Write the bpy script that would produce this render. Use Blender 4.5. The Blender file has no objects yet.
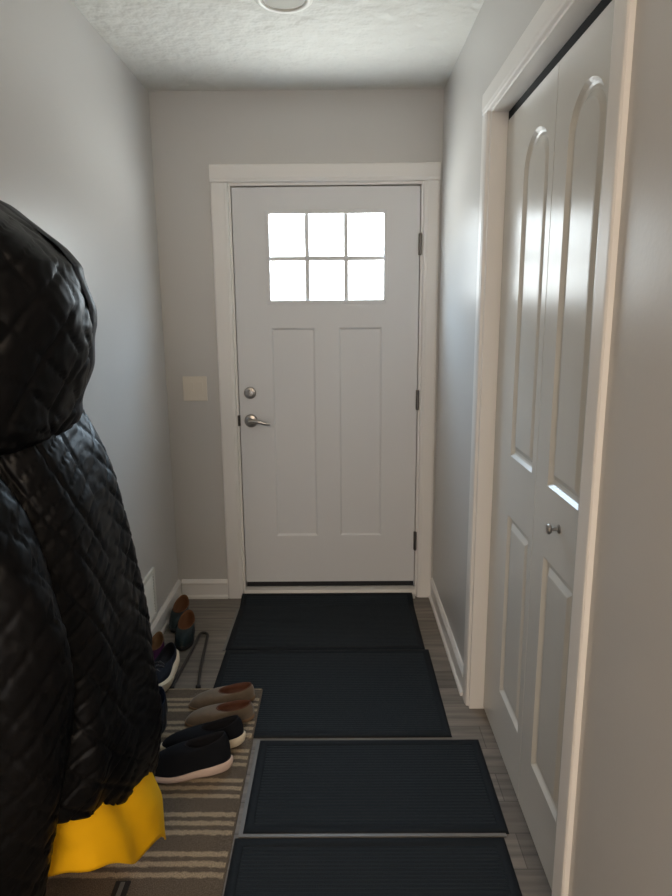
import bpy, bmesh, math, random
from mathutils import Vector, Matrix
random.seed(7)
PI = math.pi
SC = bpy.context.scene
COL = SC.collection

# ------------------------------------------------------------------ camera
cam_d = bpy.data.cameras.new('camera')
cam_d.sensor_fit = 'HORIZONTAL'
cam_d.sensor_width = 36.0
cam_d.lens = 640.5 * 36.0 / 672.0
cam_d.clip_start = 0.02
cam = bpy.data.objects.new('camera', cam_d)
COL.objects.link(cam)
_r = Vector((1.0, 0.0046, -0.0083)).normalized()
_f = Vector((-0.0061, 0.9796, -0.2008)).normalized()
_u = _r.cross(_f).normalized()
_r = _f.cross(_u).normalized()
cam.matrix_world = Matrix(((_r.x, _u.x, -_f.x, 0.0613), (_r.y, _u.y, -_f.y, -3.2375),
                           (_r.z, _u.z, -_f.z, 1.485), (0, 0, 0, 1)))
SC.camera = cam

# ------------------------------------------------------------------ world, lights, exposure
w = bpy.data.worlds.new('bright_overcast_sky')
SC.world = w
w.use_nodes = True
nt_ = w.node_tree
bg = nt_.nodes['Background']
tcw = nt_.nodes.new('ShaderNodeTexCoord')
spw = nt_.nodes.new('ShaderNodeSeparateXYZ')
nt_.links.new(tcw.outputs['Generated'], spw.inputs[0])
mrw = nt_.nodes.new('ShaderNodeMapRange')
mrw.inputs['From Min'].default_value = -1.0
mrw.inputs['From Max'].default_value = 1.0
nt_.links.new(spw.outputs['Z'], mrw.inputs['Value'])
crw = nt_.nodes.new('ShaderNodeValToRGB')          # sunlit snow-pale ground, dim horizon of houses and trees, bright sky
els = crw.color_ramp.elements
els[0].position, els[0].color = 0.0, (0.86, 0.87, 0.85, 1)
els[1].position, els[1].color = 1.0, (0.50, 0.70, 0.94, 1)
for pos, col in ((0.38, (0.90, 0.91, 0.90, 1)), (0.47, (0.26, 0.265, 0.265, 1)), (0.56, (0.27, 0.28, 0.285, 1)), (0.66, (0.55, 0.70, 0.86, 1))):
    e_ = els.new(pos)
    e_.color = col
nt_.links.new(mrw.outputs['Result'], crw.inputs[0])
nt_.links.new(crw.outputs['Color'], bg.inputs['Color'])
bg.inputs['Strength'].default_value = 36.0

def area(name, loc, target, sx, sy, power, color):
    d = bpy.data.lights.new(name, 'AREA')
    d.shape = 'RECTANGLE'
    d.size, d.size_y, d.energy, d.color = sx, sy, power, color
    o = bpy.data.objects.new(name, d)
    COL.objects.link(o)
    o.location = loc
    o.rotation_euler = (Vector(target) - Vector(loc)).to_track_quat('-Z', 'Y').to_euler()
    return o

pt = area('window_portal', (0.004, 0.056, 1.7685), (0.004, -1.0, 1.7685), 0.60, 0.45, 1.0, (1, 1, 1))
pt.data.cycles.is_portal = True
area('hall_fill', (0.0, -6.3, 1.35), (0.0, 0.0, 1.2), 2.6, 1.9, 36.0, (0.95, 0.965, 1.0))  # soft frontal fill added behind the camera, no fixture there
area('hall_ceiling_lamp', (-0.1, -4.6, 2.46), (-0.1, -4.2, 0.0), 1.1, 2.2, 88.0, (1.0, 0.79, 0.58))

SC.view_settings.view_transform = 'Standard'
SC.view_settings.look = 'None'
SC.view_settings.gamma = 1.0
SC.view_settings.use_curve_mapping = False
SC.view_settings.exposure = 0.10
SC.cycles.use_denoising = True
SC.cycles.max_bounces = 12
SC.cycles.diffuse_bounces = 8
SC.cycles.caustics_reflective = False
SC.cycles.caustics_refractive = False

# ------------------------------------------------------------------ materials
def mat(name, color, rough=0.5, spec=0.5, metal=0.0, noise=0.0, nscale=30.0, bump=0.0, bscale=200.0, sheen=0.0,
        bdist=0.002, coords='Object'):
    m = bpy.data.materials.new(name)
    m.use_nodes = True
    nt = m.node_tree
    b = nt.nodes['Principled BSDF']
    b.inputs['Base Color'].default_value = (*color, 1)
    b.inputs['Roughness'].default_value = rough
    b.inputs['Specular IOR Level'].default_value = spec
    b.inputs['Metallic'].default_value = metal
    if sheen:
        b.inputs['Sheen Weight'].default_value = sheen
    tc = nt.nodes.new('ShaderNodeTexCoord')
    if noise:
        n = nt.nodes.new('ShaderNodeTexNoise')
        n.inputs['Scale'].default_value = nscale
        n.inputs['Detail'].default_value = 4
        nt.links.new(tc.outputs[coords], n.inputs['Vector'])
        mx = nt.nodes.new('ShaderNodeMix')
        mx.data_type = 'RGBA'
        mx.inputs[6].default_value = (*[c * (1 - noise) for c in color], 1)
        mx.inputs[7].default_value = (*[min(1, c * (1 + noise)) for c in color], 1)
        nt.links.new(n.outputs['Fac'], mx.inputs[0])
        nt.links.new(mx.outputs[2], b.inputs['Base Color'])
    if bump:
        n = nt.nodes.new('ShaderNodeTexNoise')
        n.inputs['Scale'].default_value = bscale
        n.inputs['Detail'].default_value = 3
        nt.links.new(tc.outputs[coords], n.inputs['Vector'])
        bp = nt.nodes.new('ShaderNodeBump')
        bp.inputs['Strength'].default_value = bump
        bp.inputs['Distance'].default_value = bdist
        nt.links.new(n.outputs['Fac'], bp.inputs['Height'])
        nt.links.new(bp.outputs['Normal'], b.inputs['Normal'])
    return m

M = {}
M['wall'] = mat('wall_paint', (0.555, 0.54, 0.52), 0.36, 0.55, noise=0.02, nscale=3, bump=0.12, bscale=90)
M['ceiling'] = mat('ceiling_texture', (0.72, 0.71, 0.67), 0.9, 0.2, noise=0.05, nscale=6, bump=1.0, bscale=13, bdist=0.022)
M['trim'] = mat('trim_paint', (0.80, 0.775, 0.745), 0.38, 0.5, bump=0.03, bscale=40)
M['door'] = mat('entry_door_paint', (0.71, 0.71, 0.715), 0.45, 0.4, bump=0.03, bscale=60)
M['closet'] = mat('closet_door_paint', (0.65, 0.635, 0.595), 0.25, 0.22, bump=0.03, bscale=60)
M['dark'] = mat('dark_rubber', (0.01, 0.01, 0.012), 0.6)
M['track'] = mat('dark_track', (0.004, 0.0045, 0.006), 0.7, 0.2)
M['nickel'] = mat('satin_nickel', (0.42, 0.40, 0.38), 0.32, metal=1.0)
M['hinge'] = mat('dark_nickel', (0.16, 0.15, 0.14), 0.4, metal=0.9)
M['sill'] = mat('aluminium_sill', (0.60, 0.58, 0.55), 0.45, metal=0.3)
M['plastic'] = mat('ivory_plastic', (0.72, 0.66, 0.57), 0.4)
M['lens'] = mat('lamp_lens', (0.36, 0.34, 0.29), 0.6)
M['white'] = mat('white_metal', (0.78, 0.77, 0.72), 0.4)
M['mat'] = mat('ribbed_mat', (0.0105, 0.0155, 0.0205), 0.62, 0.22, noise=0.45, nscale=260, bump=0.6, bscale=500, bdist=0.003)
M['matb'] = mat('mat_border', (0.009, 0.0115, 0.0145), 0.68, 0.18, noise=0.3, nscale=150)
M['lip'] = mat('rubber_lip_sheen_grey', (0.16, 0.155, 0.145), 0.45)  # dark rubber; its grey gloss reflection is put into the base colour
M['coat'] = mat('black_nylon', (0.0030, 0.0029, 0.0034), 0.42, 0.15, noise=0.2, nscale=8, bump=0.08, bscale=26, bdist=0.008)
M['coat_trim'] = mat('navy_black_trim', (0.007, 0.009, 0.016), 0.5, 0.4, bump=0.3, bscale=40, bdist=0.006)
M['navy'] = mat('navy_lining', (0.008, 0.014, 0.035), 0.7, 0.3, bump=0.3, bscale=60)
M['yellow'] = mat('yellow_fabric', (0.95, 0.50, 0.004), 0.6, 0.3, noise=0.06, nscale=9, bump=0.2, bscale=18, bdist=0.01)
M['sneaker'] = mat('black_knit', (0.006, 0.007, 0.010), 0.85, 0.2, bump=0.5, bscale=400)
M['pinksole'] = mat('pale_pink_sole', (0.62, 0.48, 0.41), 0.6, 0.3)
M['creamsole'] = mat('cream_sole', (0.70, 0.61, 0.46), 0.6, 0.3)
M['lining'] = mat('dark_lining', (0.012, 0.012, 0.015), 0.9, 0.2)
M['suede'] = mat('taupe_suede', (0.15, 0.115, 0.083), 0.95, 0.15, noise=0.25, nscale=40, sheen=0.3)
M['leather'] = mat('red_brown_leather', (0.10, 0.036, 0.018), 0.6, 0.3, noise=0.4, nscale=25)
M['heel'] = mat('tan_heel', (0.22, 0.14, 0.085), 0.9, 0.2)
M['teal'] = mat('dark_teal_leather', (0.006, 0.018, 0.022), 0.5, 0.3)
M['brown'] = mat('brown_insole', (0.17, 0.075, 0.035), 0.8, 0.2)
M['purple'] = mat('purple_canvas', (0.055, 0.008, 0.045), 0.85, 0.2)
M['tan'] = mat('tan_insole', (0.24, 0.13, 0.06), 0.85, 0.2)
M['navyshoe'] = mat('navy_mesh', (0.010, 0.013, 0.022), 0.8, 0.2, bump=0.5, bscale=300)
M['lace'] = mat('grey_lace', (0.10, 0.10, 0.11), 0.8)
M['metal'] = mat('dark_steel_tube', (0.055, 0.05, 0.045), 0.5, metal=0.6)
M['strap'] = mat('black_webbing', (0.012, 0.011, 0.010), 0.8)
M['stripe'] = mat('grey_webbing', (0.11, 0.11, 0.105), 0.8)
M['outside'] = mat('pale_concrete', (0.6, 0.6, 0.58), 0.9)

def glass_mat():
    m = bpy.data.materials.new('clear_glass')
    m.use_nodes = True
    nt = m.node_tree
    nt.nodes.clear()
    out = nt.nodes.new('ShaderNodeOutputMaterial')
    tr = nt.nodes.new('ShaderNodeBsdfTransparent')
    tr.inputs[0].default_value = (0.96, 0.98, 0.98, 1)
    gl = nt.nodes.new('ShaderNodeBsdfGlossy')
    gl.inputs['Roughness'].default_value = 0.03
    fr = nt.nodes.new('ShaderNodeFresnel')
    fr.inputs[0].default_value = 1.45
    mx = nt.nodes.new('ShaderNodeMixShader')
    ge = nt.nodes.new('ShaderNodeNewGeometry')
    mf = nt.nodes.new('ShaderNodeMix')                 # the far face of the thin pane reflects a constant few percent
    mf.inputs[3].default_value = 0.05
    nt.links.new(ge.outputs['Backfacing'], mf.inputs[0])
    nt.links.new(fr.outputs[0], mf.inputs[2])
    nt.links.new(mf.outputs[0], mx.inputs[0])
    nt.links.new(tr.outputs[0], mx.inputs[1])
    nt.links.new(gl.outputs[0], mx.inputs[2])
    nt.links.new(mx.outputs[0], out.inputs[0])
    return m
M['glass'] = glass_mat()

def plank_mat():
    m = mat('vinyl_plank', (0.2, 0.17, 0.14), 0.5, 0.4)
    nt = m.node_tree
    b = nt.nodes['Principled BSDF']
    tc = nt.nodes.new('ShaderNodeTexCoord')
    br = nt.nodes.new('ShaderNodeTexBrick')
    br.offset = 0.37
    br.inputs['Color1'].default_value = (0.150, 0.130, 0.110, 1)
    br.inputs['Color2'].default_value = (0.215, 0.188, 0.160, 1)
    br.inputs['Mortar'].default_value = (0.095, 0.08, 0.068, 1)
    br.inputs['Scale'].default_value = 1.0
    br.inputs['Mortar Size'].default_value = 0.0015
    br.inputs['Brick Width'].default_value = 0.9
    br.inputs['Row Height'].default_value = 0.125
    nt.links.new(tc.outputs['Object'], br.inputs['Vector'])
    mp = nt.nodes.new('ShaderNodeMapping')
    mp.inputs['Scale'].default_value = (3.0, 45.0, 1.0)
    nt.links.new(tc.outputs['Object'], mp.inputs['Vector'])
    n = nt.nodes.new('ShaderNodeTexNoise')
    n.inputs['Scale'].default_value = 1.0
    n.inputs['Detail'].default_value = 6
    nt.links.new(mp.outputs[0], n.inputs['Vector'])
    cr = nt.nodes.new('ShaderNodeValToRGB')
    cr.color_ramp.elements[0].position = 0.3
    cr.color_ramp.elements[0].color = (0.62, 0.62, 0.62, 1)
    cr.color_ramp.elements[1].position = 0.7
    cr.color_ramp.elements[1].color = (1.25, 1.25, 1.25, 1)
    nt.links.new(n.outputs['Fac'], cr.inputs[0])
    mx = nt.nodes.new('ShaderNodeMix')
    mx.data_type = 'RGBA'
    mx.blend_type = 'MULTIPLY'
    mx.inputs[0].default_value = 1.0
    nt.links.new(br.outputs['Color'], mx.inputs[6])
    nt.links.new(cr.outputs[0], mx.inputs[7])
    nt.links.new(mx.outputs[2], b.inputs['Base Color'])
    return m
M['plank'] = plank_mat()

def runner_mat():
    # taupe rug; groups of three tan stripes across, period 0.146 m, woven noise
    m = mat('striped_rug', (0.1, 0.08, 0.06), 0.95, 0.1)
    nt = m.node_tree
    b = nt.nodes['Principled BSDF']
    L = nt.links.new
    tc = nt.nodes.new('ShaderNodeTexCoord')
    sp = nt.nodes.new('ShaderNodeSeparateXYZ')
    L(tc.outputs['Object'], sp.inputs[0])
    nz = nt.nodes.new('ShaderNodeTexNoise')
    nz.inputs['Scale'].default_value = 60
    L(tc.outputs['Object'], nz.inputs['Vector'])
    def math_(op, a, bb):
        n = nt.nodes.new('ShaderNodeMath')
        n.operation = op
        for i, v in enumerate((a, bb)):
            if isinstance(v, (int, float)):
                n.inputs[i].default_value = v
            elif v is not None:
                L(v, n.inputs[i])
        return n.outputs[0]
    y = math_('ADD', sp.outputs['Y'], math_('MULTIPLY', math_('SUBTRACT', nz.outputs['Fac'], 0.5), 0.012))
    ph = math_('FRACT', math_('DIVIDE', math_('ADD', y, 1.800 + 10 * 0.146), 0.146), 0)   # 0..1 in a period
    tot = None
    for c in (0.18, 0.42, 0.655):
        d = math_('ABSOLUTE', math_('SUBTRACT', ph, c), 0)
        s = math_('SUBTRACT', 1.0, math_('MULTIPLY', math_('SUBTRACT', d, 0.042), 28.0))
        n = nt.nodes.new('ShaderNodeClamp')
        L(s, n.inputs[0])
        tot = n.outputs[0] if tot is None else math_('MAXIMUM', tot, n.outputs[0])
    # keep the edge binding plain
    ed = math_('LESS_THAN', sp.outputs['X'], -0.262)
    tot = math_('MULTIPLY', tot, ed)
    n2 = nt.nodes.new('ShaderNodeTexNoise')
    n2.inputs['Scale'].default_value = 350
    L(tc.outputs['Object'], n2.inputs['Vector'])
    mx = nt.nodes.new('ShaderNodeMix')
    mx.data_type = 'RGBA'
    mx.inputs[6].default_value = (0.125, 0.100, 0.076, 1)
    mx.inputs[7].default_value = (0.35, 0.28, 0.195, 1)
    L(tot, mx.inputs[0])
    cr = nt.nodes.new('ShaderNodeValToRGB')
    cr.color_ramp.elements[0].position = 0.3
    cr.color_ramp.elements[0].color = (0.6, 0.6, 0.6, 1)
    cr.color_ramp.elements[1].position = 0.7
    cr.color_ramp.elements[1].color = (1.3, 1.3, 1.3, 1)
    L(n2.outputs['Fac'], cr.inputs[0])
    mm = nt.nodes.new('ShaderNodeMix')
    mm.data_type = 'RGBA'
    mm.blend_type = 'MULTIPLY'
    mm.inputs[0].default_value = 1.0
    L(mx.outputs[2], mm.inputs[6])
    L(cr.outputs[0], mm.inputs[7])
    L(mm.outputs[2], b.inputs['Base Color'])
    bp = nt.nodes.new('ShaderNodeBump')
    bp.inputs['Strength'].default_value = 0.6
    bp.inputs['Distance'].default_value = 0.003
    L(n2.outputs['Fac'], bp.inputs['Height'])
    L(bp.outputs[0], b.inputs['Normal'])
    return m
M['runner'] = runner_mat()

# ------------------------------------------------------------------ helpers
def link(name, bm, m, parent=None, smooth=False, loc=None):
    me = bpy.data.meshes.new(name)
    bmesh.ops.remove_doubles(bm, verts=bm.verts, dist=1e-6)
    bmesh.ops.recalc_face_normals(bm, faces=bm.faces)
    bm.to_mesh(me)
    bm.free()
    if smooth:
        for p in me.polygons:
            p.use_smooth = True
    me.materials.append(M[m] if isinstance(m, str) else m)
    o = bpy.data.objects.new(name, me)
    COL.objects.link(o)
    if parent is not None:
        o.parent = parent
    if loc:
        o.location = loc
    return o

def autosmooth(o, deg=40):
    me = o.data
    bm = bmesh.new()
    bm.from_mesh(me)
    for e in bm.edges:
        if len(e.link_faces) == 2 and e.calc_face_angle(0) > math.radians(deg):
            e.smooth = False
    for f in bm.faces:
        f.smooth = True
    bm.to_mesh(me)
    bm.free()
    return o

def box(bm, x0, x1, y0, y1, z0, z1, bev=0.0):
    b2 = bmesh.new()
    bmesh.ops.create_cube(b2, size=1.0)
    for v in b2.verts:
        v.co = Vector(((x0 + x1) / 2 + v.co.x * (x1 - x0), (y0 + y1) / 2 + v.co.y * (y1 - y0), (z0 + z1) / 2 + v.co.z * (z1 - z0)))
    if bev:
        bmesh.ops.bevel(b2, geom=b2.edges[:], offset=bev, segments=2, affect='EDGES', profile=0.5)
    me = bpy.data.meshes.new('tmp')
    b2.to_mesh(me)
    b2.free()
    bm.from_mesh(me)
    bpy.data.meshes.remove(me)

def lathe(bm, prof, origin, axis, n=32):
    # prof: list of (r, h) along axis; closed at ends where r == 0
    ax = Vector(axis).normalized()
    t = Vector((1, 0, 0)) if abs(ax.x) < 0.9 else Vector((0, 1, 0))
    u = ax.cross(t).normalized()
    v = ax.cross(u)
    o = Vector(origin)
    rings = []
    for r, h in prof:
        if r < 1e-7:
            rings.append([bm.verts.new(o + ax * h)])
        else:
            rings.append([bm.verts.new(o + ax * h + (u * math.cos(2 * PI * k / n) + v * math.sin(2 * PI * k / n)) * r) for k in range(n)])
    for a, b in zip(rings[:-1], rings[1:]):
        for k in range(n):
            k2 = (k + 1) % n
            if len(a) == 1 and len(b) == 1:
                continue
            if len(a) == 1:
                bm.faces.new((a[0], b[k], b[k2]))
            elif len(b) == 1:
                bm.faces.new((a[k], a[k2], b[0]))
            else:
                bm.faces.new((a[k], a[k2], b[k2], b[k]))

def tube(bm, pts, r, n=12, closed=False):
    pts = [Vector(p) for p in pts]
    rs = r if isinstance(r, (list, tuple)) else [r] * len(pts)
    rings = []
    prev = None
    for i, p in enumerate(pts):
        a = pts[i - 1] if i > 0 else p
        b = pts[i + 1] if i < len(pts) - 1 else p
        d = (b - a).normalized()
        if prev is None:
            t = Vector((0, 0, 1)) if abs(d.z) < 0.9 else Vector((1, 0, 0))
            u = d.cross(t).normalized()
        else:
            u = (prev - d * prev.dot(d)).normalized()
        prev = u
        v = d.cross(u)
        rings.append([bm.verts.new(p + (u * math.cos(2 * PI * k / n) + v * math.sin(2 * PI * k / n)) * rs[i]) for k in range(n)])
    for a, b in zip(rings[:-1], rings[1:]):
        for k in range(n):
            bm.faces.new((a[k], a[(k + 1) % n], b[(k + 1) % n], b[k]))
    bm.faces.new(rings[0][::-1])
    bm.faces.new(rings[-1])

def smooth_path(pts, n=8):
    # Catmull-Rom through the points
    P = [Vector(p) for p in pts]
    P = [P[0] * 2 - P[1]] + P + [P[-1] * 2 - P[-2]]
    out = []
    for i in range(1, len(P) - 2):
        for k in range(n):
            t = k / n
            a, b, c, d = P[i - 1:i + 3]
            out.append(0.5 * ((2 * b) + (c - a) * t + (2 * a - 5 * b + 4 * c - d) * t * t + (3 * b - a - 3 * c + d) * t ** 3))
    out.append(P[-2])
    return out

def interp(x, tab):
    if x <= tab[0][0]:
        return tab[0][1]
    for (a, fa), (b, fb) in zip(tab[:-1], tab[1:]):
        if x <= b:
            return fa + (fb - fa) * (x - a) / (b - a)
    return tab[-1][1]

def thing(name, label, cat, loc=(0, 0, 0), rz=0.0, group=None):
    o = bpy.data.objects.new(name, None)
    COL.objects.link(o)
    o.empty_display_size = 0.05
    o.location = loc
    o.rotation_euler = (0, 0, rz)
    o['label'], o['category'] = label, cat
    if group:
        o['group'] = group
    return o

def tag(o, label, cat, group=None):
    o['label'], o['category'] = label, cat
    if group:
        o['group'] = group
    return o

def struct(o):
    o['kind'] = 'structure'
    return o

# ------------------------------------------------------------------ the room
XL, XR, H = -0.815, 0.555, 2.515
YB = -6.6                                    # far end of the hall, behind the camera
OP0, OP1 = -1.985, -1.005                    # closet opening along Y
OPZ = 2.133
CX1 = 1.25                                   # closet depth

bm = bmesh.new(); box(bm, XL - 0.12, CX1 + 0.1, YB - 0.12, 0.14, -0.1, 0.0)
struct(link('floor', bm, 'plank'))
bm = bmesh.new(); box(bm, XL - 0.12, CX1 + 0.1, YB - 0.12, 0.14, H, H + 0.1)
struct(link('ceiling', bm, 'ceiling'))
bm = bmesh.new(); box(bm, XL - 0.12, XL, YB, 0.0, 0, H)
struct(link('wall_left', bm, 'wall'))
bm = bmesh.new(); box(bm, XL - 0.12, XR + 0.12, YB - 0.12, YB, 0, H)
struct(link('wall_back', bm, 'wall'))
# end wall with the entry opening
DX0, DX1, DZ1 = -0.468, 0.474, 2.122
bm = bmesh.new()
box(bm, XL - 0.12, DX0, 0, 0.14, 0, H)
box(bm, DX1, CX1 + 0.1, 0, 0.14, 0, H)
box(bm, DX0, DX1, 0, 0.14, DZ1, H)
struct(link('wall_end', bm, 'wall'))
# right wall with the closet opening
bm = bmesh.new()
box(bm, XR, XR + 0.115, OP1, 0, 0, H)
box(bm, XR, XR + 0.115, OP0, OP1, OPZ, H)
box(bm, XR, XR + 0.115, YB, OP0, 0, H)
struct(link('wall_right', bm, 'wall'))
bm = bmesh.new()
box(bm, CX1, CX1 + 0.1, -2.4, 0, 0, H)
box(bm, XR + 0.115, CX1, -2.5, -2.4, 0, H)
struct(link('wall_closet', bm, 'wall'))

# baseboards: a profile swept straight
def baseboard(name, a, b, inward, h=0.105, m='trim'):
    a, b, n = Vector((*a, 0)), Vector((*b, 0)), Vector((*inward, 0))
    prof = [(0.0, 0.0), (0.022, 0.0), (0.021, 0.012), (0.013, 0.020), (0.013, h - 0.026), (0.016, h - 0.022), (0.016, h - 0.016), (0.009, h - 0.004), (0.006, h), (0.0, h)]
    bm = bmesh.new()
    ra = [bm.verts.new(a + n * d + Vector((0, 0, z))) for d, z in prof]
    rb = [bm.verts.new(b + n * d + Vector((0, 0, z))) for d, z in prof]
    for k in range(len(prof)):
        k2 = (k + 1) % len(prof)
        bm.faces.new((ra[k], ra[k2], rb[k2], rb[k]))
    bm.faces.new(ra[::-1]); bm.faces.new(rb)
    return struct(link(name, bm, m))
baseboard('baseboard_left', (XL, YB), (XL, 0), (1, 0))
baseboard('baseboard_end', (XL + 0.02, 0), (-0.548, 0), (0, -1))
baseboard('baseboard_right', (XR, -0.932), (XR, 0), (-1, 0))

# ------------------------------------------------------------------ casings
def casing(bm, a, b, wdir, out, width, thick):
    # a flat casing board with eased edges and a shallow bead: a->b along its length, wdir across, out away from the wall
    a, b, wd, o = Vector(a), Vector(b), Vector(wdir), Vector(out)
    prof = [(0, 0), (0, thick * 0.72), (0.004, thick * 0.95), (0.010, thick), (width - 0.02, thick), (width - 0.014, thick * 0.86), (width - 0.008, thick * 0.86), (width - 0.003, thick * 0.7), (width, 0)]
    ra = [bm.verts.new(a + wd * p + o * q) for p, q in prof]
    rb = [bm.verts.new(b + wd * p + o * q) for p, q in prof]
    for k in range(len(prof)):
        k2 = (k + 1) % len(prof)
        bm.faces.new((ra[k], ra[k2], rb[k2], rb[k]))
    bm.faces.new(ra[::-1]); bm.faces.new(rb)

bm = bmesh.new()
cz = 2.112
casing(bm, (-0.547, 0, 0), (-0.547, 0, cz), (1, 0, 0), (0, -1, 0), 0.085, 0.018)
casing(bm, (0.545, 0, 0), (0.545, 0, cz), (-1, 0, 0), (0, -1, 0), 0.077, 0.018)
casing(bm, (-0.547, 0, 2.194), (0.545, 0, 2.194), (0, 0, -1), (0, -1, 0), 0.082, 0.0185)
struct(link('trim_1', bm, 'trim'))
# entry jamb
bm = bmesh.new()
box(bm, DX0, -0.453, 0.0, 0.14, 0.0, DZ1)
box(bm, 0.459, DX1, 0.0, 0.14, 0.0, DZ1)
box(bm, -0.453, 0.459, 0.0, 0.14, 2.100, DZ1)
box(bm, -0.453, -0.438, 0.0532, 0.14, 0.056, 2.1)
box(bm, 0.444, 0.459, 0.0532, 0.14, 0.056, 2.1)
box(bm, -0.438, 0.444, 0.0532, 0.14, 2.085, 2.1)
struct(link('trim_2', bm, 'trim'))
# closet casing and jamb
bm = bmesh.new()
CT = 0.014
casing(bm, (XR, OP1 + 0.073, 0), (XR, OP1 + 0.073, OPZ - 0.005), (0, -1, 0), (-1, 0, 0), 0.068, CT)
casing(bm, (XR, OP0 - 0.070, 0), (XR, OP0 - 0.070, OPZ - 0.005), (0, 1, 0), (-1, 0, 0), 0.070, CT)
casing(bm, (XR, OP0 - 0.070, OPZ + 0.067), (XR, OP1 + 0.073, OPZ + 0.067), (0, 0, -1), (-1, 0, 0), 0.072, CT + 0.001)
struct(link('trim_3', bm, 'trim'))
bm = bmesh.new()
box(bm, XR - 0.002, XR + 0.115, OP1 - 0.012, OP1 + 0.0, 0, OPZ)
box(bm, XR - 0.002, XR + 0.115, OP0, OP0 + 0.012, 0, OPZ)
box(bm, XR - 0.002, XR + 0.115, OP0 + 0.012, OP1 - 0.012, OPZ - 0.012, OPZ)
struct(link('trim_4', bm, 'trim'))

# ------------------------------------------------------------------ panelled door faces
def panel_outline(x0, x1, z0, z1, d, rise=0.0, n=18):
    # rectangle inset by d; when rise > 0 the top is a half-ellipse springing at z1 - rise
    a, b, c = x0 + d, x1 - d, z0 + d
    if rise <= 0:
        return [(a, c), (b, c), (b, z1 - d), (a, z1 - d)]
    pts = [(a, c), (b, c)]
    mx, hw = (a + b) / 2, (b - a) / 2
    for k in range(n + 1):
        t = PI * k / n
        pts.append((mx + hw * math.cos(t), z1 - rise + (rise - d) * math.sin(t)))
    return pts

def panelled(x0, x1, z0, z1, panels, holes, thick, fn):
    # front face at depth 0 (towards the room), fn(u, v, depth) -> world/local Vector
    # panels: (x0,x1,z0,z1,rise,profile[(inset,depth)...])
    bm = bmesh.new()
    edges = []
    def loop(pts, depth, mk=True):
        vs = [bm.verts.new(fn(u, v, depth)) for u, v in pts]
        return vs
    def ring_edges(vs):
        out = []
        for i in range(len(vs)):
            pr = (vs[i], vs[(i + 1) % len(vs)])
            out.append(bm.edges.get(pr) or bm.edges.new(pr))
        return out
    outer = loop([(x0, z0), (x1, z0), (x1, z1), (x0, z1)], 0)
    edges += ring_edges(outer)
    rings = []
    for p in panels:
        r = loop(panel_outline(*p[:4], 0.0, p[4]), 0)
        edges += ring_edges(r)
        rings.append(r)
    hr = []
    for h in holes:
        r = loop(panel_outline(*h, 0.0), 0)
        edges += ring_edges(r)
        hr.append(r)
    bmesh.ops.triangle_fill(bm, use_beauty=True, edges=edges)
    for p, r in zip(panels, rings):
        prev = r
        for ins, dep in p[5]:
            cur = loop(panel_outline(*p[:4], ins, p[4]), dep)
            for i in range(len(cur)):
                j = (i + 1) % len(cur)
                bm.faces.new((prev[i], prev[j], cur[j], cur[i]))
            prev = cur
        bm.faces.new(prev)
    back = loop([(x0, z0), (x1, z0), (x1, z1), (x0, z1)], thick)
    for i in range(4):
        j = (i + 1) % 4
        bm.faces.new((outer[i], outer[j], back[j], back[i]))
    bedges = ring_edges(back)
    for h, r in zip(holes, hr):
        cur = loop(panel_outline(*h, 0.0), thick)
        for i in range(4):
            j = (i + 1) % 4
            bm.faces.new((r[i], r[j], cur[j], cur[i]))
        bedges += ring_edges(cur)
    bmesh.ops.triangle_fill(bm, use_beauty=True, edges=bedges)
    return bm

# ------------------------------------------------------------------ entry door
SX0, SX1, SZ0, SZ1, SY = -0.449, 0.455, 0.085, 2.094, 0.008
WX0, WX1, WZ0, WZ1 = -0.278, 0.286, 1.562, 1.975
door = bpy.data.objects.new('door_1', None)
COL.objects.link(door)
struct(door)
shaker = [(0.009, 0.0075), (0.010, 0.0080)]
bm = panelled(SX0, SX1, SZ0, SZ1,
              [(-0.277, -0.060, 0.345, 1.432, 0, shaker), (0.060, 0.275, 0.345, 1.432, 0, shaker)],
              [(WX0, WX1, WZ0, WZ1)], 0.045, lambda u, v, d: Vector((u, SY + d, v)))
link('slab', bm, 'door', door)
# glazing frame and grille
bm = bmesh.new()
fw = 0.012
for x0, x1, z0, z1 in ((WX0 - 0.014, WX0 + 0.004, WZ0 - 0.014, WZ1 + 0.014), (WX1 - 0.004, WX1 + 0.014, WZ0 - 0.014, WZ1 + 0.014),
                       (WX0, WX1, WZ0 - 0.014, WZ0 + 0.004), (WX0, WX1, WZ1 - 0.004, WZ1 + 0.014)):
    box(bm, x0, x1, SY - 0.003, SY + 0.03, z0, z1, 0.002)
link('window_frame', bm, 'door', door)
bm = bmesh.new()
xs = [WX0 + 0.004, -0.092, 0.098, WX1 - 0.004]
zs = [WZ0 + 0.004, 1.764, WZ1 - 0.004]
mw = 0.0105
for x in xs[1:3]:
    box(bm, x - mw, x + mw, SY + 0.004, SY + 0.036, WZ0, WZ1, 0.002)
box(bm, WX0, WX1, SY + 0.0042, SY + 0.0358, zs[1] - mw, zs[1] + mw, 0.002)
link('grille', bm, 'door', door)
for i in range(3):
    for j in range(2):
        bm = bmesh.new()
        box(bm, xs[i] + (mw if i else 0), xs[i + 1] - (mw if i < 2 else 0), SY + 0.018, SY + 0.022, zs[j] + (mw if j else 0), zs[j + 1] - (0 if j else mw))
        link('window_pane', bm, 'glass', door)
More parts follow.
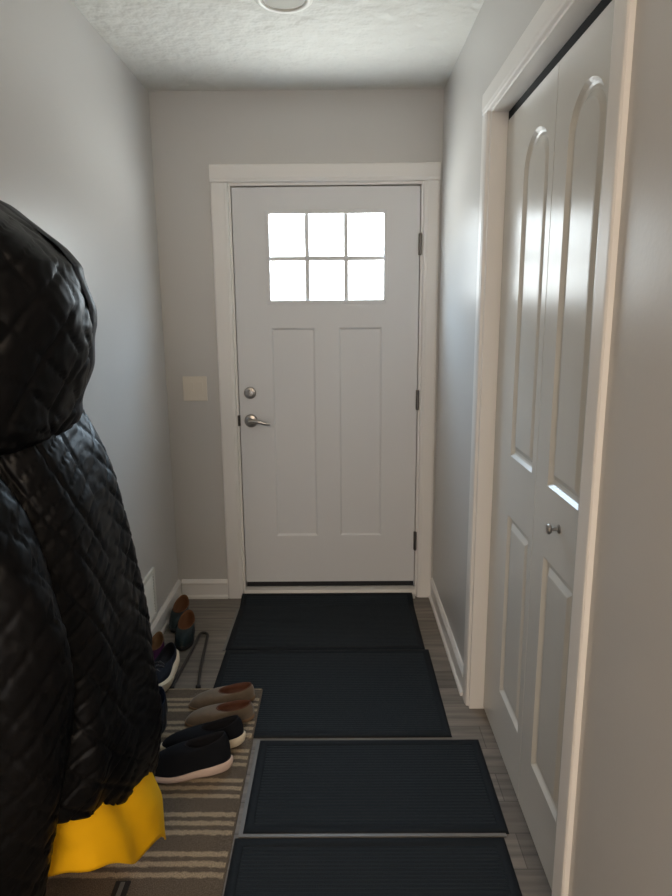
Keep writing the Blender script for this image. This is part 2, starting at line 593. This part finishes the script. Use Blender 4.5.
# sweep under the slab and the sill
bm = bmesh.new(); box(bm, SX0 + 0.002, SX1 - 0.002, SY + 0.006, SY + 0.04, 0.0562, 0.0855)
link('door_sweep', bm, 'dark', door)
bm = bmesh.new()
prof = [(-0.030, 0.0), (-0.030, 0.026), (-0.016, 0.046), (0.005, 0.056), (0.14, 0.056), (0.14, 0.0)]
ra = [bm.verts.new((-0.453, y, z)) for y, z in prof]
rb = [bm.verts.new((0.459, y, z)) for y, z in prof]
for k in range(len(prof)):
    k2 = (k + 1) % len(prof)
    bm.faces.new((ra[k], ra[k2], rb[k2], rb[k]))
bm.faces.new(ra[::-1]); bm.faces.new(rb)
link('sill', bm, 'sill', door)
# deadbolt
bm = bmesh.new()
lathe(bm, [(0, 0), (0.031, 0), (0.031, 0.006), (0.027, 0.013), (0.017, 0.016), (0.016, 0.020), (0, 0.021)], (-0.393, SY, 1.109), (0, -1, 0))
db = autosmooth(link('deadbolt', bm, 'nickel', door), 30)
bm = bmesh.new(); box(bm, -0.397, -0.389, SY - 0.034, SY - 0.018, 1.094, 1.124, 0.003)
link('thumb_turn', bm, 'nickel', db)
# lever handle
bm = bmesh.new()
lathe(bm, [(0, 0), (0.034, 0), (0.034, 0.006), (0.029, 0.014), (0.015, 0.018), (0.013, 0.045), (0, 0.046)], (-0.393, SY, 0.966), (0, -1, 0))
ros = autosmooth(link('lever_handle', bm, 'nickel', door), 30)
bm = bmesh.new()
path = smooth_path([(-0.397, SY - 0.046, 0.967), (-0.380, SY - 0.050, 0.969), (-0.345, SY - 0.052, 0.966), (-0.310, SY - 0.050, 0.957), (-0.292, SY - 0.047, 0.955)], 6)
tube(bm, path, [0.0115 - 0.004 * i / (len(path) - 1) for i in range(len(path))], 14)
link('lever', bm, 'nickel', ros, smooth=True)
# hinges on the right, latch plate on the left
for z in (1.826, 1.067, 0.314):
    bm = bmesh.new()
    lathe(bm, [(0, -0.052), (0.004, -0.052), (0.0075, -0.048), (0.0075, 0.048), (0.004, 0.052), (0, 0.052)], (0.4575, SY - 0.010, z), (0, 0, 1), 16)
    box(bm, 0.449, 0.4605, SY - 0.006, SY + 0.004, z - 0.05, z + 0.05, 0.001)
    autosmooth(link('hinge', bm, 'hinge', door), 40)
bm = bmesh.new(); box(bm, -0.4595, -0.4475, -0.004, SY + 0.02, 0.94, 0.995, 0.002)
link('strike_plate', bm, 'metal', door)

# ------------------------------------------------------------------ closet bifold door
DXF = 0.606                                   # front face of the leaves
closet = bpy.data.objects.new('door_2', None)
COL.objects.link(closet)
struct(closet)
mold = [(0.009, 0.0085), (0.014, 0.011), (0.022, 0.011), (0.038, 0.003), (0.044, 0.0025)]
fnc = lambda u, v, d: Vector((DXF + d, u, v))
LZ0, LZ1 = 0.012, 2.093
SEAM = -1.506
leaf_specs = [('door_leaf', SEAM + 0.002, OP1 - 0.016, -1.466, -1.236), ('door_leaf', OP0 + 0.016, SEAM - 0.002, -1.826, -1.606)]
leaves = []
for nm, y0, y1, p0, p1 in leaf_specs:
    bm = panelled(y0, y1, LZ0, LZ1, [(p0, p1, 1.045, 1.985, 0.10, mold), (p0, p1, 0.215, 0.850, 0, mold)], [], 0.034, fnc)
    leaves.append(link(nm, bm, 'closet', closet))
bm = bmesh.new()
lathe(bm, [(0, 0), (0.011, 0), (0.011, 0.003), (0.0050, 0.005), (0.0045, 0.018), (0.011, 0.021), (0.0135, 0.026), (0.011, 0.030), (0, 0.032)], (DXF, -1.712, 0.962), (-1, 0, 0))
kn = autosmooth(link('knob', bm, 'nickel', leaves[1]), 30)
bm = bmesh.new()
box(bm, DXF + 0.002, DXF + 0.03, OP0 + 0.014, OP1 - 0.014, OPZ - 0.040, OPZ - 0.0125)
link('top_track', bm, 'track', closet)

# ------------------------------------------------------------------ wall and ceiling fittings
sw = thing('light_switch', 'almond double rocker light switch on the end wall beside the entry door', 'light switch', (-0.670, 0, 1.134))
bm = bmesh.new(); box(bm, -0.061, 0.061, -0.006, 0, -0.062, 0.062, 0.0025)
link('plate', bm, 'plastic', sw)
for dx in (-0.023, 0.023):
    bm = bmesh.new()
    vs = [(-0.0165, -0.0055, -0.034), (0.0165, -0.0055, -0.034), (0.0165, -0.0105, 0.034), (-0.0165, -0.0105, 0.034)]
    f_ = [bm.verts.new((x + dx, y, z)) for x, y, z in vs]
    b_ = [bm.verts.new((x + dx, 0 - 0.003, z)) for x, y, z in vs]
    bm.faces.new(f_)
    for k in range(4):
        bm.faces.new((f_[k], f_[(k + 1) % 4], b_[(k + 1) % 4], b_[k]))
    link('rocker', bm, 'plastic', sw)

dl = thing('recessed_ceiling_light', 'round recessed ceiling light with white trim ring, switched off', 'ceiling light', (-0.113, -0.872, H))
bm = bmesh.new()
lathe(bm, [(0.073, 0.0), (0.073, -0.004), (0.078, -0.009), (0.088, -0.009), (0.096, -0.003), (0.097, 0.0)], (0, 0, 0), (0, 0, 1), 48)
autosmooth(link('trim_ring', bm, 'white', dl), 50)
bm = bmesh.new()
lathe(bm, [(0, -0.0025), (0.0735, -0.0025), (0.0735, 0.0)], (0, 0, 0), (0, 0, 1), 48)
link('lens', bm, 'lens', dl)

vt = thing('wall_register', 'white return-air register low on the left wall beyond the black coat', 'vent', (XL, -0.62, 0.235))
bm = bmesh.new()
W2, H2 = 0.18, 0.118
for y0, y1, z0, z1 in ((-W2, -W2 + 0.022, -H2, H2), (W2 - 0.022, W2, -H2, H2), (-W2 + 0.02, W2 - 0.02, -H2, -H2 + 0.022), (-W2 + 0.02, W2 - 0.02, H2 - 0.022, H2)):
    box(bm, 0, 0.012, y0, y1, z0, z1, 0.003)
link('frame', bm, 'white', vt)
bm = bmesh.new()
for k in range(13):
    z = -0.088 + k * 0.0147
    vs = [(0.002, z + 0.006), (0.003, z + 0.0075), (0.010, z - 0.002), (0.009, z - 0.0035)]
    a = [bm.verts.new((x, -W2 + 0.018, zz)) for x, zz in vs]
    b = [bm.verts.new((x, W2 - 0.018, zz)) for x, zz in vs]
    for i in range(4):
        bm.faces.new((a[i], a[(i + 1) % 4], b[(i + 1) % 4], b[i]))
    bm.faces.new(a[::-1]); bm.faces.new(b)
link('louvers', bm, 'white', vt)

# ------------------------------------------------------------------ floor mats and runner
def floor_mat(x0, x1, y0, y1, label, lips, ramp=None):
    # ribs run across the corridor (along X); y1 is the end nearer the entry door
    t = thing('floor_mat', label, 'floor mat', ((x0 + x1) / 2, (y0 + y1) / 2, 0), 0, 'dark ribbed floor mats')
    cx, cy = (x0 + x1) / 2, (y0 + y1) / 2
    def lift(y):
        if not ramp:
            return 0.0
        s = min(1, max(0, (y - (y1 - 0.10)) / 0.085))
        return ramp * s * s * (3 - 2 * s)
    b = 0.030
    bm = bmesh.new()
    ys = []
    y = y0 + b
    p = 0.0125
    n = int((y1 - b - y) / p)
    p = (y1 - b - y) / n
    for k in range(n):
        ys += [(y + p * k, 0.0055), (y + p * (k + 0.25), 0.0072), (y + p * (k + 0.60), 0.0072), (y + p * (k + 0.80), 0.0055)]
    ys.append((y1 - b, 0.0055))
    L = [(bm.verts.new((x0 + b - cx, yy - cy, z + lift(yy))), bm.verts.new((x1 - b - cx, yy - cy, z + lift(yy)))) for yy, z in ys]
    for a, c in zip(L[:-1], L[1:]):
        bm.faces.new((a[0], a[1], c[1], c[0]))
    Lb = [(bm.verts.new((x0 + b - cx, yy - cy, 0.002 + lift(yy))), bm.verts.new((x1 - b - cx, yy - cy, 0.002 + lift(yy)))) for yy, z in ys[::4]]
    for a, c in zip(Lb[:-1], Lb[1:]):
        bm.faces.new((a[0], c[0], c[1], a[1]))
    link('ribbed_pile', bm, 'mat', t)
    # border frame with rounded outer edge, following the lift
    bm = bmesh.new()
    prof = [(0.0, 0.001), (0.0015, 0.006), (0.006, 0.0082), (b - 0.002, 0.0082), (b + 0.001, 0.005), (b + 0.001, 0.0015)]
    def ring(ins, z):
        vs = []
        N = 26
        xa, xb, ya, yb = x0 + ins, x1 - ins, y0 + ins, y1 - ins
        pts = [(xa + (xb - xa) * k / 4, ya) for k in range(4)] + [(xb, ya + (yb - ya) * k / N) for k in range(N)] + \
              [(xb + (xa - xb) * k / 4, yb) for k in range(4)] + [(xa, yb + (ya - yb) * k / N) for k in range(N)]
        return [bm.verts.new((px - cx, py - cy, z + lift(py))) for px, py in pts]
    R = [ring(i, z) for i, z in prof]
    for k in range(len(R)):
        a, c = R[k], R[(k + 1) % len(R)]
        for i in range(len(a)):
            j = (i + 1) % len(a)
            bm.faces.new((a[i], a[j], c[j], c[i]))
    autosmooth(link('border', bm, 'matb', t), 50)
    if lips:
        bm = bmesh.new()
        if 'l' in lips:
            box(bm, x0 - 0.011 - cx, x0 + 0.004 - cx, y0 - cy - (0.008 if 'n' in lips else 0), y1 - cy - 0.12 * bool(ramp), 0.0, 0.0045, 0.001)
        if 'n' in lips:
            box(bm, x0 - 0.011 - cx, x1 - cx - 0.01, y0 - 0.010 - cy, y0 + 0.004 - cy, 0.0, 0.0044, 0.001)
        link('rubber_lip', bm, 'lip', t)
    return t
floor_mat(-0.468, 0.442, -0.572, -0.033, 'dark blue-black ribbed mat against the entry door', 'l', ramp=0.030)
floor_mat(-0.464, 0.457, -1.190, -0.576, 'dark ribbed mat second from the entry door, one corner under the striped runner', '')
floor_mat(-0.232, 0.548, -1.630, -1.208, 'dark ribbed mat third from the entry door with rubber lip tinted grey for its sheen', 'ln')
floor_mat(-0.252, 0.529, -2.075, -1.646, 'dark ribbed mat nearest the camera, farthest from the entry door', '')

bm = bmesh.new()
ry = [(-0.900, 0.0095), (-1.192, 0.0095), (-1.205, 0.0005), (-2.90, 0.0005)]
cols = [-0.79 + (0.79 - 0.2565) * k / 6 for k in range(7)]
top, bot = [], []
pts = []
for (ya, za), (yb, zb) in zip(ry[:-1], ry[1:]):
    for k in range(4):
        pts.append((ya + (yb - ya) * k / 4, za + (zb - za) * k / 4))
pts.append(ry[-1])
for y, z in pts:
    top.append([bm.verts.new((x, y, z + (0.0085 if 0 < i < 6 else 0.006))) for i, x in enumerate(cols)])
    bot.append([bm.verts.new((x, y, z)) for x in cols])
for r in range(len(pts) - 1):
    for i in range(6):
        bm.faces.new((top[r][i], top[r][i + 1], top[r + 1][i + 1], top[r + 1][i]))
        bm.faces.new((bot[r][i], bot[r + 1][i], bot[r + 1][i + 1], bot[r][i + 1]))
    bm.faces.new((top[r][0], top[r + 1][0], bot[r + 1][0], bot[r][0]))
    bm.faces.new((top[r][6], bot[r][6], bot[r + 1][6], top[r + 1][6]))
for r in (0, len(pts) - 1):
    for i in range(6):
        bm.faces.new((top[r][i], bot[r][i], bot[r][i + 1], top[r][i + 1]))
tag(link('runner_rug', bm, 'runner'), 'brown runner rug with tan cross stripes under the shoes and coats', 'rug')

# ------------------------------------------------------------------ black coat
def sgn_pow(c, e):
    return math.copysign(abs(c) ** e, c)

def quilt(s, z, w, h, amp):
    # diamond quilting: puffed between two families of slanted seams
    p = (s / w + z / h) % 1.0
    q_ = (s / w - z / h) % 1.0
    d = min(p, 1 - p, q_, 1 - q_)
    return amp * (min(1.0, d / 0.12) ** 0.5)

def loft(bm, zs, prof, n, disp, zshift=None, t0=0.0, t1=2 * PI, closed=True, off=0.0, power=2.4):
    rows = []
    for z in zs:
        cx, cy, rx, ry = prof(z)
        row = []
        m = n if closed else n + 1
        s = 0.0
        lastp = None
        ring = []
        for k in range(m):
            t = t0 + (t1 - t0) * k / n
            c, sn = math.cos(t), math.sin(t)
            e = 2 / power
            x, y = rx * sgn_pow(c, e), ry * sgn_pow(sn, e)
            nx, ny = sgn_pow(c, 2 - e) / max(rx, 1e-4), sgn_pow(sn, 2 - e) / max(ry, 1e-4)
            ln = math.hypot(nx, ny) or 1
            ring.append((cx + x, cy + y, nx / ln, ny / ln))
        for k, (x, y, nx, ny) in enumerate(ring):
            if lastp:
                s += math.hypot(x - lastp[0], y - lastp[1])
            lastp = (x, y)
            zz = z + (zshift(x, y, z) if zshift else 0)
            d = disp(s, zz, k / n) + off
            px = max(x + nx * d, XL + 0.003)
            row.append(bm.verts.new((px, y + ny * d, zz)))
        rows.append(row)
    for a, b in zip(rows[:-1], rows[1:]):
        m = len(a)
        for k in range(m if closed else m - 1):
            bm.faces.new((a[k], a[(k + 1) % m], b[(k + 1) % m], b[k]))
    return rows

coat = thing('hooded_coat', 'black diamond-quilted hooded coat hanging on the left wall', 'coat', (0, 0, 0))
BODY = [(0.16, -1.868, 0.306, 0.168), (0.24, -1.871, 0.298, 0.180), (0.32, -1.873, 0.290, 0.189), (0.40, -1.875, 0.282, 0.195), (0.48, -1.877, 0.274, 0.196),
        (0.56, -1.879, 0.266, 0.194), (0.64, -1.881, 0.258, 0.192), (0.72, -1.884, 0.250, 0.190), (0.80, -1.886, 0.242, 0.187), (0.88, -1.888, 0.234, 0.183),
        (0.96, -1.890, 0.226, 0.180), (1.04, -1.892, 0.218, 0.175), (1.12, -1.895, 0.210, 0.170), (1.20, -1.897, 0.202, 0.158), (1.28, -1.899, 0.194, 0.140),
        (1.36, -1.905, 0.160, 0.115), (1.42, -1.92, 0.10, 0.06)]
INS = 0.0
def body_prof(z):
    cy = interp(z, [(a, b) for a, b, c, d in BODY])
    ry = interp(z, [(a, c) for a, b, c, d in BODY]) - INS
    rx = interp(z, [(a, d) for a, b, c, d in BODY]) - INS
    return (-0.80 + rx + INS * 0.6, cy, rx, ry)
def hem_shift(x, y, z):
    # hem rises towards the near side; the shift dies out going up
    hz = min(0.60, max(0.18, 0.205 + 0.62 * (-1.66 - y)))
    zb = 0.20
    f = max(0.0, 1 - (z - zb) / 0.75)
    return (hz - zb) * f
def folds(u, z):
    g = max(0.0, min(1.0, (1.25 - z) / 0.7))
    return g * (0.010 * math.sin(u * 2 * PI * 7 + 1.3 * math.sin(z * 5)) + 0.005 * math.sin(u * 2 * PI * 15 + z * 9))
def crinkle(s, z):
    return 0.0012 * math.sin(s * 130 + 4 * math.sin(z * 37)) * math.sin(z * 71 + 3 * math.sin(s * 50))
bm = bmesh.new()
zs = [0.20 + (1.42 - 0.20) * k / 170 for k in range(171)]
loft(bm, zs, body_prof, 260, lambda s, z, u: quilt(s, z, 0.082, 0.072, 0.008) - 0.006 + folds(u, z) * 0.8 + crinkle(s, z), hem_shift, power=3.2)
body = link('body', bm, 'coat', coat, smooth=True)
so = body.modifiers.new('thickness', 'SOLIDIFY')
so.thickness = 0.012
so.offset = -1

HOOD = [(1.235, 0.125, 0.150), (1.255, 0.148, 0.180), (1.29, 0.158, 0.195), (1.31, 0.159, 0.20), (1.35, 0.167, 0.20), (1.39, 0.174, 0.20), (1.43, 0.179, 0.20), (1.47, 0.182, 0.20), (1.51, 0.181, 0.20),
        (1.55, 0.177, 0.20), (1.59, 0.171, 0.20), (1.63, 0.153, 0.20), (1.67, 0.130, 0.195), (1.71, 0.102, 0.18), (1.74, 0.07, 0.14), (1.752, 0.03, 0.06)]
def hood_prof(z):
    rx = interp(z, [(a, b) for a, b, c in HOOD]) - 0.003
    ry = interp(z, [(a, c) for a, b, c in HOOD]) - 0.003
    return (-0.795 + max(rx, 0.01), -1.98, max(rx, 0.01), max(ry, 0.01))
bm = bmesh.new()
zs = [1.235 + (1.752 - 1.235) * k / 84 for k in range(85)]
rows = loft(bm, zs, hood_prof, 200, lambda s, z, u: quilt(s, z, 0.105, 0.105, 0.0075) - 0.006 + 0.005 * math.sin(u * 2 * PI * 5 + z * 14) + crinkle(s, z), None)
bm.faces.new(rows[0][::-1]); bm.faces.new(rows[-1])
link('hood', bm, 'coat', coat, smooth=True)
# hood opening band on the side turned to the door
bm = bmesh.new()
zs = [1.27 + (1.735 - 1.27) * k / 60 for k in range(61)]
def band_disp(s, z, u):
    return 0.013 * max(0.0, math.sin(PI * u)) ** 0.35 + 0.003 * math.sin(z * 55 + u * 3) - 0.002 * abs(math.sin(u * PI * 2))
loft(bm, zs, hood_prof, 26, band_disp, None, t0=math.radians(12), t1=math.radians(80), closed=False)
link('hood_band', bm, 'coat_trim', coat, smooth=True)

# sleeve hanging on the near side
SLV = [(1.28, -0.660, -2.13, 0.060), (1.24, -0.637, -2.15, 0.086), (1.16, -0.590, -2.16, 0.092), (1.08, -0.559, -2.16, 0.092), (1.00, -0.538, -2.16, 0.092), (0.92, -0.526, -2.16, 0.092),
       (0.84, -0.529, -2.16, 0.092), (0.76, -0.539, -2.16, 0.092), (0.68, -0.554, -2.16, 0.092), (0.60, -0.574, -2.16, 0.092), (0.52, -0.597, -2.16, 0.092), (0.44, -0.620, -2.16, 0.092),
       (0.36, -0.635, -2.16, 0.090), (0.27, -0.645, -2.16, 0.082)]
SLV = SLV[::-1]
def slv_prof(z):
    r = interp(z, [(a, d) for a, b, c, d in SLV])
    return (interp(z, [(a, b) for a, b, c, d in SLV]) - 0.022 * min(1, max(0, (z - 0.65) / 0.3)), interp(z, [(a, c) for a, b, c, d in SLV]), r * 1.02, r * 0.96)
bm = bmesh.new()
zs = [0.27 + 1.01 * k / 120 for k in range(121)]
rows = loft(bm, zs, slv_prof, 120, lambda s, z, u: quilt(s, z, 0.078, 0.080, 0.007) - 0.005 + 0.004 * math.sin(u * 2 * PI * 4 + z * 16) + crinkle(s, z), None, power=2.0)
bm.faces.new(rows[0][::-1]); bm.faces.new(rows[-1])
link('sleeve', bm, 'coat', coat, smooth=True)

# ------------------------------------------------------------------ yellow jacket under the coat
yj = bmesh.new()
YP = [(0.10, -0.600, -1.850, 0.190, 0.235), (0.22, -0.600, -1.855, 0.188, 0.235), (0.30, -0.61, -1.87, 0.183, 0.235), (0.45, -0.625, -1.90, 0.155, 0.235), (0.62, -0.64, -1.905, 0.125, 0.22), (0.9, -0.65, -1.92, 0.10, 0.19), (1.15, -0.66, -1.93, 0.08, 0.14), (1.2, -0.66, -1.93, 0.05, 0.09)]
def y_prof(z):
    return tuple(interp(z, [(r[0], r[i]) for r in YP]) for i in (1, 2, 3, 4))
def y_shift(x, y, z):
    f = max(0.0, 1 - (z - 0.10) / 0.5)
    hz = 0.03 + 0.56 * max(0.0, -1.76 - y) + 0.018 * math.sin((y + 1.9) * 34)
    return hz * f
zs = [0.10 + 1.10 * k / 70 for k in range(71)]
loft(yj, zs, y_prof, 140, lambda s, z, u: max(0, min(1, (0.7 - z) / 0.5)) * (0.010 * math.sin(u * 2 * PI * 6 + 0.6) + 0.004 * math.sin(u * 2 * PI * 13 + z * 8)), y_shift)
yo = tag(link('yellow_jacket', yj, 'yellow', None, smooth=True), 'bright yellow jacket whose hem shows beneath the black quilted coat', 'jacket')
so = yo.modifiers.new('thickness', 'SOLIDIFY')
so.thickness = 0.004
so.offset = -1

# ------------------------------------------------------------------ shoes (local +x points to the toe)
def shoe_outline(L, W, n=56, toe=2.3, waist=0.12, heelw=0.80):
    pts = []
    for k in range(n):
        t = 2 * PI * k / n
        x = L / 2 * sgn_pow(math.cos(t), 2 / toe)
        u = x / L + 0.5
        k_ = heelw + (1 - heelw) * min(1, max(0, (u - 0.15) / 0.5)) - waist * math.exp(-((u - 0.40) / 0.13) ** 2)
        if u > 0.72:
            k_ *= 1 - 0.16 * ((u - 0.72) / 0.28) ** 1.5
        pts.append((x, W / 2 * sgn_pow(math.sin(t), 2 / 2.2) * k_))
    return pts

def make_shoe(t, L, W, hh, sole_m, upper_m, lining_m, th_heel=0.030, th_toe=0.020, flare=1.06, rim=(-0.20, 0.235, 0.62), spring=0.010, vamp=0.80, dip=0.010, rimtilt=0.012, toe=2.3, waist=0.12):
    out = shoe_outline(L, W, toe=toe, waist=waist)
    n = len(out)
    def th(x):
        u = x / L + 0.5
        return th_heel + (th_toe - th_heel) * min(1, max(0, (u - 0.15) / 0.55))
    def spr(x):
        u = x / L + 0.5
        return spring * max(0, (u - 0.62) / 0.38) ** 2 + 0.006 * max(0, (0.12 - u) / 0.12) ** 2
    # sole
    bm = bmesh.new()
    layers = [(0.93, 0.0), (1.0, 0.10), (flare, 0.55), (flare - 0.01, 0.9), (0.985, 1.02), (0.90, 1.0)]
    R = []
    for sc, f in layers:
        R.append([bm.verts.new((x * (1 + (sc - 1) * W / L), y * sc, spr(x) + th(x) * f)) for x, y in out])
    for a, b in zip(R[:-1], R[1:]):
        for k in range(n):
            bm.faces.new((a[k], a[(k + 1) % n], b[(k + 1) % n], b[k]))
    bm.faces.new(R[0][::-1]); bm.faces.new(R[-1])
    autosmooth(link('sole', bm, sole_m, t), 55)
    # upper: quadratic sweep from the welt to the collar
    rx0, rl, rw = rim[0] * L, rim[1] * L, rim[2] * W / 2
    def rimpt(k):
        tt = 2 * PI * k / n
        x = rx0 + rl * math.cos(tt)
        c = math.cos(tt)
        z = hh + rimtilt * (-c) - dip * (1 - c * c)
        return Vector((x, rw * math.sin(tt), z))
    bm = bmesh.new()
    rows = []
    S = 12
    for j in range(S + 1):
        s = j / S
        row = []
        for k in range(n):
            x, y = out[k]
            b = Vector((x * 0.985, y * 0.975, spr(x) + th(x) * 0.95))
            r = rimpt(k)
            u = x / L + 0.5
            front = max(0.0, min(1.0, (u - 0.45) / 0.5))
            mxy = 1.0 - 0.02 * front
            mz = b.z + (r.z - b.z) * (0.78 * (1 - front) + vamp * front)
            m_ = Vector((x * mxy + (r.x - x) * 0.10, y * 1.02 + (r.y - y) * 0.12, mz))
            p = b * (1 - s) ** 2 + m_ * 2 * s * (1 - s) + r * s * s
            row.append(bm.verts.new(p))
        rows.append(row)
    for a, b in zip(rows[:-1], rows[1:]):
        for k in range(n):
            bm.faces.new((a[k], a[(k + 1) % n], b[(k + 1) % n], b[k]))
    up = link('upper', bm, upper_m, t, smooth=True)
    # lining: collar roll down to the insole
    bm = bmesh.new()
    rows = []
    for sc, dz in ((1.02, -0.003), (1.0, 0.002), (0.93, 0.001), (0.90, -0.012), (0.88, None), (0.0, None)):
        row = []
        for k in range(n):
            r = rimpt(k)
            z = (r.z + dz) if dz is not None else th_heel + 0.004
            row.append(bm.verts.new((rx0 + (r.x - rx0) * max(sc, 0.02), r.y * max(sc, 0.02), z)))
        rows.append(row)
    for a, b in zip(rows[:-1], rows[1:]):
        for k in range(n):
            bm.faces.new((a[k], a[(k + 1) % n], b[(k + 1) % n], b[k]))
    bm.faces.new(rows[-1])
    link('lining', bm, lining_m, t, smooth=True)
    return up

def place(t, toe, heel, z):
    t.location = ((toe[0] + heel[0]) / 2, (toe[1] + heel[1]) / 2, z)
    t.rotation_euler = (0, 0, math.atan2(toe[1] - heel[1], toe[0] - heel[0]))

ZR = 0.0092          # runner on the bare floor
ZR2 = 0.0182         # runner where it lies over the second mat
G1 = 'black knit sneakers on the runner'
s = thing('sneaker', 'black slip-on sneaker with pale pink sole, nearer of the pair on the striped runner', 'shoe', group=G1)
make_shoe(s, 0.285, 0.094, 0.118, 'pinksole', 'sneaker', 'lining', 0.034, 0.022, 1.09)
place(s, (-0.583, -1.403), (-0.312, -1.348), ZR)
s = thing('sneaker', 'black slip-on sneaker with cream heel, between its mate and the brown moccasins', 'shoe', group=G1)
make_shoe(s, 0.285, 0.094, 0.088, 'creamsole', 'sneaker', 'lining', 0.034, 0.022, 1.09)
place(s, (-0.555, -1.287), (-0.288, -1.232), ZR2)
G2 = 'taupe moccasins on the runner'
for lab, toe, heel in (('taupe suede moccasin with red-brown lining, beside the black sneakers', (-0.520, -1.130), (-0.262, -1.090), ),
                       ('taupe suede moccasin with red-brown lining, the one nearer the metal rack', (-0.530, -1.030), (-0.275, -0.968))):
    s = thing('moccasin', lab, 'shoe', group=G2)
    upm = make_shoe(s, 0.255, 0.088, 0.058, 'heel', 'suede', 'leather', 0.012, 0.008, 1.02, rim=(-0.20, 0.25, 0.68), spring=0.004, vamp=1.05, dip=0.004, rimtilt=0.006, toe=2.9, waist=0.07)
    bm = bmesh.new()
    pts = [(0.040 + 0.045 * math.cos(a), 0.027 * math.sin(a), 0.046 - 0.014 * math.cos(a)) for a in [(-0.5 + k / 12) * PI for k in range(13)]]
    tube(bm, pts, 0.0022, 8)
    link('seam', bm, 'heel', upm, smooth=True)
    place(s, toe, heel, ZR2 if toe[1] > -1.19 else ZR)

s = thing('running_shoe', 'navy running shoe with thick cream sole, between coat and metal rack', 'shoe')
upn = make_shoe(s, 0.285, 0.100, 0.095, 'creamsole', 'navyshoe', 'lining', 0.064, 0.050, 1.24, spring=0.014)
for k in range(4):
    x = 0.012 + k * 0.020
    z = 0.098 - k * 0.0065
    bm = bmesh.new()
    tube(bm, [(x + 0.006 * (1 if k % 2 else -1), -0.022, z - 0.012), (x, 0, z), (x - 0.006 * (1 if k % 2 else -1), 0.022, z - 0.012)], 0.0028, 8)
    link('lace', bm, 'lace', upn, smooth=True)
place(s, (-0.690, -0.990), (-0.664, -0.705), 0.0185)
for lab, toe, heel in (('dark teal clog with brown insole, close beside the loop of the metal rack', (-0.664, -0.590), (-0.678, -0.340)),
                       ('dark teal clog with brown insole, hindmost shoe against the left wall', (-0.738, -0.415), (-0.742, -0.170))):
    s = thing('clog', lab, 'shoe', group='dark teal clogs by the wall')
    make_shoe(s, 0.248, 0.088, 0.084, 'dark', 'teal', 'brown', 0.026, 0.020, 1.03, rim=(-0.15, 0.31, 0.84), vamp=0.98)
    place(s, toe, heel, 0.0)
s = thing('canvas_shoe', 'purple canvas shoe with tan insole, against the wall behind the navy running shoe', 'shoe')
make_shoe(s, 0.225, 0.082, 0.072, 'dark', 'purple', 'tan', 0.018, 0.014, 1.03, rim=(-0.16, 0.28, 0.70), vamp=0.85)
place(s, (-0.765, -0.755), (-0.768, -0.535), 0.0)

s = thing('dress_shoe', 'plain black shoe between the coat and the toes of the taupe moccasins', 'shoe')
make_shoe(s, 0.245, 0.092, 0.068, 'dark', 'lining', 'navy', 0.022, 0.014, 1.02, vamp=0.9)
place(s, (-0.618, -1.238), (-0.640, -0.998), ZR2)

# ------------------------------------------------------------------ metal rack frame and strap
rk = thing('shoe_rack', 'low bent dark metal rack frame on the floor beside the shoes', 'shoe rack', (0, 0, 0))
bm = bmesh.new()
tube(bm, smooth_path([(-0.522, -0.885, 0.0115), (-0.545, -0.72, 0.0115), (-0.566, -0.50, 0.0115), (-0.574, -0.440, 0.0115), (-0.590, -0.422, 0.0115), (-0.606, -0.425, 0.0115), (-0.613, -0.455, 0.0115),
                      (-0.614, -0.56, 0.0115), (-0.622, -0.72, 0.0115), (-0.630, -0.885, 0.0115)], 6), 0.0065, 12)
link('tube_frame', bm, 'metal', rk, smooth=True)
for x, y in ((-0.522, -0.884), (-0.630, -0.884)):
    bm = bmesh.new()
    lathe(bm, [(0, 0), (0.0095, 0), (0.0105, 0.004), (0.0105, 0.020), (0.007, 0.024), (0, 0.0245)], (x, y, 0), (0, 0, 1), 16)
    autosmooth(link('foot', bm, 'dark', rk), 40)

st = thing('webbing_strap', 'black webbing strap end with grey centre stripe lying on the runner', 'strap', (-0.525, -1.95, ZR))
bm = bmesh.new(); box(bm, -0.020, 0.020, -0.16, 0.155, 0.0, 0.004, 0.0015)
link('webbing', bm, 'strap', st)
bm = bmesh.new(); box(bm, -0.006, 0.006, -0.16, 0.150, 0.0035, 0.0052, 0.0005)
link('centre_stripe', bm, 'stripe', st)
